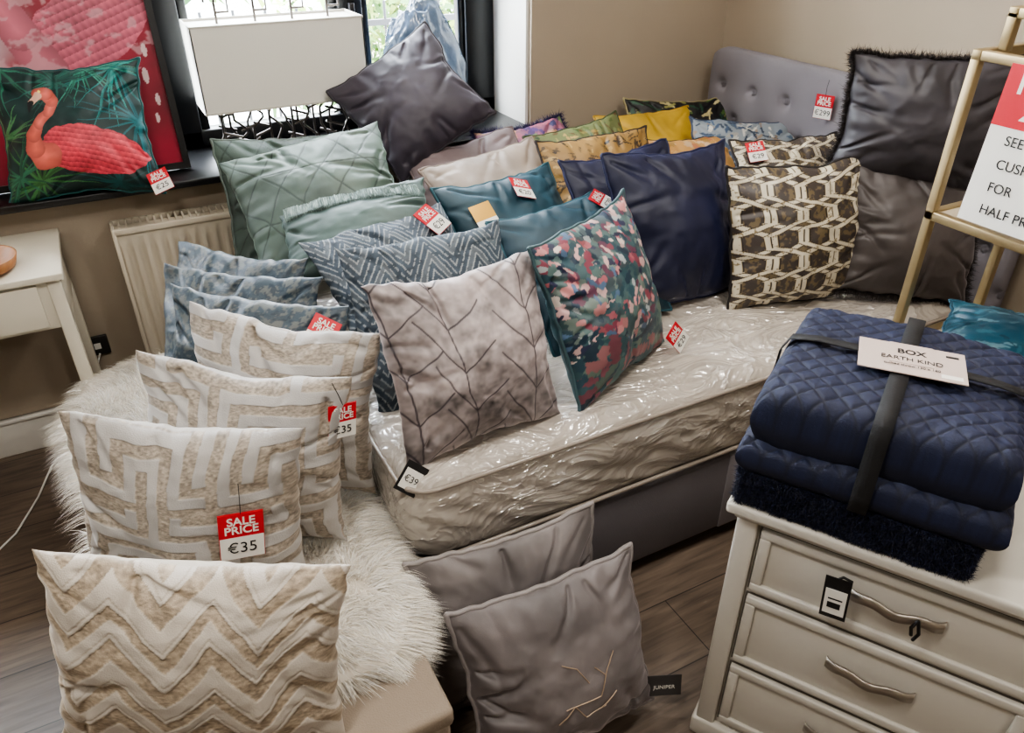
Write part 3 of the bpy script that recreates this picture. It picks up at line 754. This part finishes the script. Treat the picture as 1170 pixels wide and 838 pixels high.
cushion('piped_velvet_cushion', (.185, -.13, .235, -8, 9, 5), .445, .45, .15, P_plain((114, 108, 107), .2), 'velvet', (98, 91, 91), N=140, seed=193, pipe=(140, 134, 132), wr=.013, pr=.006)

# sill: painting, flamingo cushion, lamp, bag
def flat_panel(name, M, w, h, N, pat, m, parent, d=0):
    g = np.linspace(0, 1, N); U, V = np.meshgrid(g, g); U = U.ravel(); V = V.ravel()
    col, _ = pat(U, V); idx = np.arange(N * N).reshape(N, N)
    Fq = np.stack([idx[:-1, :-1], idx[:-1, 1:], idx[1:, 1:], idx[1:, :-1]], -1).reshape(-1, 4)
    return mesh_np(name, np.c_[(U - .5) * w, np.full(len(U), d), (V - .5) * h], Fq, m, parent, M, col)
pw, ph = .92, .90
Mp = pose(-.625, 1.59, .865 + ph / 2 * cos(radians(11)) + .002, 0, 11, 0)
pa = empty('flamingo_painting', Mp)
flat_panel('canvas_print', Matrix.Identity(4), pw, ph, 330, P_painting, mat('canvas_paint', attr=True, rough=.4), pa, d=-.006)
box('backing', (-pw / 2, -.004, -ph / 2), (pw / 2, .012, ph / 2), M_black, pa)
for lo, hi in (((-pw / 2 - .02, -.02, -ph / 2), (-pw / 2, .014, ph / 2)), ((pw / 2, -.02, -ph / 2), (pw / 2 + .02, .014, ph / 2)),
               ((-pw / 2, -.02, -ph / 2), (pw / 2, .014, -ph / 2 + .02)), ((-pw / 2, -.02, ph / 2 - .02), (pw / 2, .014, ph / 2))): box('frame_rail', lo, hi, M_frame, pa)
c = cushion('flamingo_cushion', (-.445, 1.44, 1.03, -14, 24, 1), .43, .385, .16, P_flamingo, 'print', (20, 60, 56), N=280, seed=203, pipe=(20, 80, 82), wr=.009, pin=.10)
tag(c, (.22, -.06, -.165), price='€25', s=.8, rot=radians(-20), lean=radians(-25))

lamp = empty('table_lamp'); M_sh = mat('lampshade_fabric', (222, 219, 210), .8, bump=.2, bscale=400)
M_shb = mat('shade_trim', (195, 190, 178), .6)
lx0, lx1, ly0, ly1, lz0, lz1 = -.065, .485, 1.50, 1.69, 1.02, 1.285
box('shade_front', (lx0, ly0, lz0), (lx1, ly0 + .004, lz1), M_sh, lamp); box('shade_back', (lx0, ly1 - .004, lz0), (lx1, ly1, lz1), M_sh, lamp)
box('shade_left', (lx0, ly0, lz0), (lx0 + .004, ly1, lz1), M_sh, lamp); box('shade_right', (lx1 - .004, ly0, lz0), (lx1, ly1, lz1), M_sh, lamp)
box('shade_diffuser', (lx0 + .004, ly0 + .004, lz1 - .012), (lx1 - .004, ly1 - .004, lz1 - .008), M_sh, lamp)
for z in (lz0, lz1 - .006): box('shade_trim', (lx0 - .001, ly0 - .001, z), (lx1 + .001, ly0 + .001, z + .006), M_shb, lamp)
M_wire = mat('lamp_wire_metal', (96, 90, 86), .3, .9)
segs = []; Rr = random.Random(8)
for yy in (1.545, 1.645):
    xs = [lx0 + .05 + i * .058 for i in range(9)]
    for x in xs:
        z = .865; pts = [(x, yy, z)]; cx = x
        while z < 1.03:
            z += .045; cx2 = x + Rr.choice((-.018, 0, .018)); pts.append((cx2, yy, z - .012)); pts.append((cx2, yy, min(z, 1.04))); cx = cx2
        segs.append(pts)
    for z in (.90, .95, 1.0):
        for x in xs[:-1]:
            if Rr.random() < .6: segs.append([(x, yy, z), (x + .058, yy, z + Rr.choice((-.02, .02)))])
    segs.append([(lx0 + .04, yy, .868), (lx0 + .53, yy, .868)])
for x in (lx0 + .10, lx0 + .22, lx0 + .34, lx0 + .46):
    segs.append([(x, 1.595, 1.05), (x, 1.595, 1.34)]); segs.append([(x, 1.595, 1.31), (x + .04, 1.595, 1.31), (x + .04, 1.595, 1.37), (x - .03, 1.595, 1.37), (x - .03, 1.595, 1.34)])
    segs.append([(x, 1.595, 1.34), (x + .025, 1.595, 1.40)])
rods('wire_base', segs, .0042, M_wire, lamp)
box('base_plate', (lx0 + .03, 1.53, .863), (lx0 + .54, 1.66, .869), M_wire, lamp)

# plastic wrapped bundle in the window
bm = bmesh.new(); bmesh.ops.create_icosphere(bm, subdivisions=5, radius=1)
for v in bm.verts:
    p = v.co.copy(); nrm = fbm(np.array([p.x * 2.5 + 5]), np.array([p.z * 2.5 + p.y * 2 + 5]), 70)[0] - .5
    n2 = abs(vn(np.array([p.x * 6 + 9]), np.array([p.z * 5 + p.y * 6 + 9]), 71)[0] - .5)
    s = 1 + .4 * nrm - .22 * n2
    x, y, z = p.x * s * .175, p.y * s * .085, p.z * s * .25
    x *= 1 - .35 * max(0, p.z); v.co = Vector((x, y, max(z, -.215)))
me = bpy.data.meshes.new('m'); bm.to_mesh(me); bm.free()
for p in me.polygons: p.use_smooth = True
me.materials.append(mat('polythene_blue', (96, 116, 142), .18, coat=.8, bump=.6, bscale=25, bdist=.01, vary=.3, vscale=12))
o = bpy.data.objects.new('plastic_wrapped_duvet', me); link(o); o.location = (.74, 1.64, 1.08)

# ================================================================= CONSOLE TABLE (left)
ct = empty('console_table'); M_ct = mat('console_lacquer', (205, 198, 182), .35)
tx0, tx1, ty0, ty1 = -1.70, -.565, 1.05, 1.42
box('top', (tx0, ty0, .745), (tx1, ty1, .765), M_ct, ct, bevel=.003)
box('apron_right', (tx1 - .03, ty0 + .02, .60), (tx1 - .01, ty1 - .02, .745), M_ct, ct, bevel=.002)
box('apron_front', (tx0 + .01, ty0 + .02, .60), (tx1 - .01, ty0 + .035, .745), M_ct, ct, bevel=.002)
box('apron_back', (tx0 + .01, ty1 - .03, .60), (tx1 - .01, ty1 - .015, .745), M_ct, ct, bevel=.002)
box('drawer_front', (tx0 + .08, ty0 + .008, .612), (tx1 - .07, ty0 + .02, .735), M_ct, ct, bevel=.002)
box('drawer_knob', (-1.17, ty0 - .012, .66), (-1.14, ty0 + .01, .69), M_gold, ct, bevel=.005)
for x in (tx0 + .01, tx1 - .045):
    for y in (ty0 + .012, ty1 - .05): box('leg', (x, y, 0), (x + .035, y + .035, .745), M_ct, ct, bevel=.003)
box('stretcher', (tx1 - .04, ty0 + .03, .10), (tx1 - .018, ty1 - .03, .122), M_ct, ct, bevel=.002)
tr = empty('wooden_bowl'); tr.location = (-.755, 1.15, .765)
bm = bmesh.new(); prof = [(0, .006), (.05, .006), (.075, .018), (.09, .04), (.095, .042), (.085, .012), (.06, 0), (0, 0)]
S = 40; ringv = []
for r_, z_ in prof: ringv.append([bm.verts.new((r_ * cos(2 * pi * i / S), r_ * sin(2 * pi * i / S), z_)) for i in range(S)] if r_ > 0 else [bm.verts.new((0, 0, z_))])
for a, b in zip(ringv[:-1], ringv[1:]):
    for i in range(S):
        q = [a[i % len(a)], a[(i + 1) % len(a)], b[(i + 1) % len(b)], b[i % len(b)]]
        qq = []
        for t in q:
            if t not in qq: qq.append(t)
        if len(qq) > 2: bm.faces.new(qq)
me = bpy.data.meshes.new('bowl'); bm.to_mesh(me); bm.free(); me.materials.append(mat('bowl_wood', (150, 100, 56), .5, vary=.2, vscale=20, stretch=(1, 6, 1)))
for p in me.polygons: p.use_smooth = True
link(bpy.data.objects.new('bowl_body', me), tr)
tube('power_cable', [(-1.3, .9, .005), (-1.1, .95, .005), (-.98, .9, .005), (-.9, 1.0, .005), (-.84, 1.15, .005), (-.8, 1.3, .005), (-.74, 1.38, .005), (-.66, 1.415, .1), (-.565, 1.43, .31)], .003, M_white)

# ================================================================= CHEST + THROWS
ang = atan2(-.857, .515)
Mc = Matrix.Translation((.473, -.444, 0)) @ Matrix.Rotation(ang, 4, 'Z')
chest = empty('chest_of_drawers', Mc); M_ch = mat('chest_paint', (192, 188, 179), .42, vary=.02)
M_chs = mat('chest_shadow_gap', (96, 92, 84), .7)
CW, CD = .60, .42
box('carcass', (.015, .018, .05), (CW - .015, CD, .672), M_ch, chest, bevel=.003)
box('top_slab', (-.012, -.012, .675), (CW + .012, CD + .01, .70), M_ch, chest, bevel=.007, seg=4)
box('top_mould', (.002, .002, .660), (CW - .002, CD, .676), M_ch, chest, bevel=.005)
box('plinth', (.0, .0, .0), (CW, CD, .055), M_ch, chest, bevel=.006)
for x in (.008, CW - .048): box('corner_post', (x, .006, .05), (x + .04, .05, .665), M_ch, chest, bevel=.005)
M_hd = mat('handle_pewter', (176, 168, 158), .36, .9)
def drawer(i, z0, z1):
    x0, x1 = .056, CW - .056
    box('drawer_%d_gap' % i, (x0 - .004, .0165, z0 - .004), (x1 + .004, .0185, z1 + .004), M_chs, chest)
    box('drawer_%d' % i, (x0, .014, z0), (x1, .03, z1), M_ch, chest, bevel=.002)
    w = .020
    for lo, hi in (((x0, .006, z1 - w), (x1, .016, z1)), ((x0, .006, z0), (x1, .016, z0 + w)), ((x0, .006, z0 + w), (x0 + w, .016, z1 - w)), ((x1 - w, .006, z0 + w), (x1, .016, z1 - w))):
        box('drawer_%d_frame' % i, lo, hi, M_ch, chest, bevel=.003)
    # wavy strap handle
    zc = (z0 + z1) / 2 + .016; n = 36; VV = []
    for k in range(n + 1):
        t = -1 + 2 * k / n; x = CW / 2 + t * .078; y = .010 - .020 * (1 - abs(t) ** 4.0); zz = zc + .005 * cos(t * 2 * pi) * -1
        hw_ = .0095 + .003 * abs(t) ** 4
        for dy, dz in ((-.0025, -hw_), (-.0025, hw_), (.0025, hw_), (.0025, -hw_)): VV.append((x, y + dy, zz + dz))
    FF = []
    for k in range(n):
        for j in range(4): FF.append((k * 4 + j, k * 4 + (j + 1) % 4, k * 4 + 4 + (j + 1) % 4, k * 4 + 4 + j))
    mesh_np('drawer_%d_handle' % i, VV, FF, M_hd, chest, None, None, smooth=False)
drawer(1, .492, .648); drawer(2, .282, .474); drawer(3, .074, .264)
e = bpy.data.objects.new('hang_tag', None); link(e, chest); e.location = (.205, -.022, .585); e.rotation_euler = (0, radians(-4), 0)
box('tag_card', (-.022, -.001, -.05), (.022, .001, .045), M_black, e); box('tag_label', (-.018, -.0018, -.04), (.018, -.001, .018), M_white, e)
box('barcode', (-.012, -.0024, -.025), (.010, -.0018, -.012), M_ink, e); box('barcode_line', (-.012, -.0024, -.005), (.012, -.0018, -.002), M_ink, e)
tube('tag_ribbon', [(0, 0, .045), (.006, -.004, .055), (.02, .008, .04)], .0025, M_black, e)
rods('ribbon_knot', [[(.335, -.018, .60), (.342, -.022, .575), (.337, -.02, .555)], [(.335, -.018, .60), (.328, -.024, .585), (.332, -.02, .565)]], .003, M_black, chest)

def P_quilt(u, v):
    f = 9.5; a = (u * f + v * f) % 1; b = (u * f - v * f) % 1
    da = np.minimum(a, 1 - a); db = np.minimum(b, 1 - b); d = np.minimum(da, db)
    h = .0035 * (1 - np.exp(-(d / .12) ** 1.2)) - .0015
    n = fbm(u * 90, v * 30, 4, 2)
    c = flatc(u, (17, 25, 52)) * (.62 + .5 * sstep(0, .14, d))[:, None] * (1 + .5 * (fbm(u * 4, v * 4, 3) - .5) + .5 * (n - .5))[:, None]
    return np.clip(c, .001, 1), h
M_q = mat('quilted_navy_fabric', attr=True, rough=.7, sheen=.3, bump=.3, bscale=500)
thr = empty('quilted_throw', Mc)
def layer(name, x0, x1, y0, y1, z0, z1, pat, m, par, N, seed, power=10, fexp=.42, back=(12, 17, 36), wr=.003):
    w, d, T = x1 - x0, y1 - y0, (z1 - z0)
    Vs, Fs, Cs, ring, surf = pad_mesh(N, w, d, T, -.008, fexp, seed, pat, back, wr, power=power)
    L = np.c_[Vs[:, 0], Vs[:, 2], -Vs[:, 1]]       # local: front face up
    o = mesh_np(name, L + np.array([(x0 + x1) / 2, (y0 + y1) / 2, (z0 + z1) / 2]), Fs, m, par, None, Cs)
    return o, L
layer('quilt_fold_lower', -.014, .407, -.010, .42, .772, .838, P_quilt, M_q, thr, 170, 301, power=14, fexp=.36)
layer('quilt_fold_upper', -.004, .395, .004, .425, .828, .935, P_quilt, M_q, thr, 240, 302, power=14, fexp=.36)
M_st = mat('strap_elastic', (16, 16, 19), .7, bump=.3, bscale=300)
def strap(name, pts, w, axis):
    VV = []; FF = []
    for (x, y, z) in pts:
        for s in (-w / 2, w / 2): VV.append((x + (s if axis == 'x' else 0), y + (s if axis == 'y' else 0), z))
    for k in range(len(pts) - 1): FF.append((2 * k, 2 * k + 1, 2 * k + 3, 2 * k + 2))
    o = mesh_np(name, VV, FF, M_st, thr)
    sm = o.modifiers.new('s', 'SOLIDIFY'); sm.thickness = .002
zt = .945
strap('strap_long', [(.195, -.016, .775), (.195, -.019, .81), (.195, -.016, .84), (.195, -.008, .88), (.195, -.004, .905), (.195, .004, .935), (.195, .02, zt + .003), (.195, .05, zt + .006), (.195, .1, zt + .008), (.195, .2, zt + .008), (.195, .33, zt + .006), (.195, .40, zt - .001), (.195, .43, .915), (.195, .436, .87)], .030, 'x')
strap('strap_cross', [(-.020, .215, .78), (-.020, .215, .82), (-.012, .215, .88), (-.010, .215, .91), (.004, .215, zt - .006), (.05, .215, zt + .003), (.2, .215, zt + .0055), (.34, .215, zt + .002), (.385, .215, zt - .004), (.402, .215, .90), (.41, .215, .82)], .022, 'y')
lb = empty('label'); lb.parent = thr; lb.location = (.205, .205, zt + .0110); lb.rotation_euler = (0, 0, radians(8))
M_lab = mat('label_card', (190, 174, 166), .5)
box('card', (-.085, -.052, 0), (.085, .052, .0018), M_lab, lb); box('card_box', (-.035, -.018, .0018), (.035, .052, .0028), M_lab, lb)
text('title', 'BOX', .022, M_ink, lb, (0, .022, .0032), (0, 0, 0), bold=.0005); text('brand', 'EARTH KIND', .017, M_ink, lb, (0, -.004, .0032), (0, 0, 0))
text('detail', 'quilted throw 130 x 180', .009, M_ink, lb, (0, -.026, .0032), (0, 0, 0)); box('barcode', (.045, -.044, .0018), (.078, -.032, .0024), M_white, lb); box('logo', (.055, .030, .0018), (.075, .036, .0024), M_ink, lb)
ft = empty('fluffy_throw', Mc)
o, L = layer('folded_body', .0, .375, .0, .40, .702, .778, P_plain((14, 19, 38), .1), mat('fluffy_navy', attr=True, rough=.9, sheen=.3), ft, 60, 310)
R = np.random.RandomState(14); n = 60000
P = np.zeros((n, 3)); D = np.zeros((n, 3))
side = R.randint(0, 4, n); t = R.rand(n); zz = .704 + .072 * R.rand(n)
for s_, px, py, dx, dy in ((0, t * .375, 0 * t, 0, -1), (3, t * .375, 0 * t, 0, -1), (1, 0 * t, t * .40, -1, 0), (2, 0 * t + .375, t * .40, 1, 0)):
    k = side == s_; P[k] = np.c_[px, py, zz][k]; D[k] = (dx, dy, 0)
out = .010 * (fbm(P[:, 0] * 30 + P[:, 1] * 30 + 5, P[:, 2] * 60, 9) - .2)
P += D * out[:, None]
D += R.randn(n, 3) * 1.0; D /= np.linalg.norm(D, axis=1)[:, None]
strands('pile', P, D, .003 + .005 * R.rand(n), .0008, M_hair, ft, [(18, 24, 48), (26, 33, 62), (12, 16, 34)], 5, .9)

# ================================================================= ETAGERE, SIGN
M_br = mat('brass_satin', (160, 142, 108), .4, .7)
et = empty('gold_display_shelf'); ex0, ex1, ey0, ey1 = 1.23, 1.55, -.62, -.17; b_ = .010
for x in (ex0, ex1):
    for y in (ey0, ey1): box('post', (x - b_, y - b_, 0), (x + b_, y + b_, 1.352), M_br, et, bevel=.002)
for x in (ex0 + .03, ex1 - .03):
    for y in (ey0 + .03, ey1 - .03): box('upper_post', (x - b_, y - b_, 1.37), (x + b_, y + b_, 1.44), M_br, et, bevel=.002)
for z in (.12, .68, 1.02, 1.36):
    for y in (ey0, ey1): box('bar_x', (ex0 - b_, y - b_, z - b_), (ex1 + b_, y + b_, z + b_), M_br, et, bevel=.002)
    for x in (ex0, ex1): box('bar_y', (x - b_, ey0 + b_, z - b_), (x + b_, ey1 - b_, z + b_), M_br, et, bevel=.002)
z = 1.44
for y in (ey0 + .03, ey1 - .03): box('bar_x', (ex0 + .02, y - b_, z - b_), (ex1 - .02, y + b_, z + b_), M_br, et, bevel=.002)
for x in (ex0 + .03, ex1 - .03): box('bar_y', (x - b_, ey0 + .04, z - b_), (x + b_, ey1 - .04, z + b_), M_br, et, bevel=.002)
M_shf = mat('shelf_board', (186, 172, 150), .5)
for z in (.12, .68, 1.02): box('shelf_board', (ex0 + b_, ey0 + b_, z - .004), (ex1 - b_, ey1 - b_, z + .006), M_shf, et)
box('shelf_board', (ex0 + .04, ey0 + .04, 1.436), (ex1 - .04, ey1 - .04, 1.446), M_shf, et)
sg = empty('sale_sign'); sg.matrix_world = pose(1.20, -.395, 1.205, -90, 4, 0)
box('paper', (-.14, -.001, -.155), (.14, .001, .155), M_white, sg); box('red_header', (-.14, -.0016, .04), (.14, -.001, .155), M_red, sg)
text('half', '1 /\n  2 PRICE', .058, M_white, sg, (-.122, -.0022, .098), align='LEFT', bold=.001)
for i, t in enumerate(('SEE OUR', 'CUSHIONS', 'FOR', 'HALF PRICE')): text('line', t, .027, M_ink, sg, (-.10, -.0022, .015 - i * .046), align='LEFT')
bm = bmesh.new(); bmesh.ops.create_icosphere(bm, subdivisions=5, radius=1)
for v in bm.verts:
    p = v.co.copy(); s = 1 + .5 * (fbm(np.array([p.x * 3 + 5]), np.array([p.z * 3 + p.y * 3 + 5]), 80)[0] - .5) - .3 * abs(vn(np.array([p.x * 7 + 9]), np.array([p.z * 6 + p.y * 7 + 9]), 81)[0] - .5)
    v.co = Vector((p.x * s * .10, p.y * s * .17, max(p.z * s * .10, -.08)))
me = bpy.data.meshes.new('m'); bm.to_mesh(me); bm.free()
for p in me.polygons: p.use_smooth = True
me.materials.append(mat('polythene_white', (200, 196, 190), .25, coat=.7, bump=.6, bscale=25, bdist=.01))
o = bpy.data.objects.new('plastic_bag', me); link(o); o.location = (1.39, -.38, 1.108)
cushion('damask_cushion', (1.385, -.39, .745, -60, 86, 0), .36, .30, .10, P_dabs((32, 76, 94), [(56, 104, 120), (22, 60, 78), (96, 130, 140), (32, 78, 94)], 160, .05, .02, 22), 'metallic', (30, 80, 100), N=120, seed=223, pipe=(32, 74, 92))
box('shelf_book', (1.30, -.5, 1.4465), (1.46, -.27, 1.49), mat('burgundy_cloth', (120, 40, 46), .7), bevel=.004)

# ================================================================= LIGHTS
M_led = mat('downlight_rim', (235, 235, 230), .4)
def down(x, y, p, s=.5, colr=(1, .945, .875)):
    f = empty('ceiling_light'); f.location = (x, y, H)
    box('rim', (-s / 2 - .02, -s / 2 - .02, -.02), (s / 2 + .02, s / 2 + .02, -.001), M_led, f, bevel=.003)
    ld = bpy.data.lights.new('lamp', 'AREA'); ld.shape = 'SQUARE'; ld.size = s; ld.energy = p; ld.color = colr
    o = bpy.data.objects.new('lamp', ld); link(o, f); o.location = (0, 0, -.025)
down(-.6, -.6, 23, .3); down(1.0, -.3, 20, .3); down(.5, .75, 12, .3); down(-2.0, -.2, 11, .3); down(.6, -2.2, 22, .4)
down(1.55, .9, 4, .2)

w = bpy.data.worlds.new('daylight'); w.use_nodes = True; nt = w.node_tree
bg = nt.nodes['Background']; bg.inputs[0].default_value = (.86, .93, 1, 1); bg.inputs[1].default_value = 38
bpy.context.scene.world = w
try: bpy.context.scene.view_settings.look = 'AgX - Medium High Contrast'
except Exception as ex: print(ex)

# ================================================================= CAMERA
cam = bpy.data.cameras.new('camera'); cam.sensor_width = 36; cam.lens = 880.0 / 1170 * 36; cam.clip_start = .05
co = bpy.data.objects.new('camera', cam); co.location = (-.383, -1.189, 1.65); co.rotation_euler = (radians(58), 0, radians(-28)); COL.objects.link(co)
bpy.context.scene.camera = co
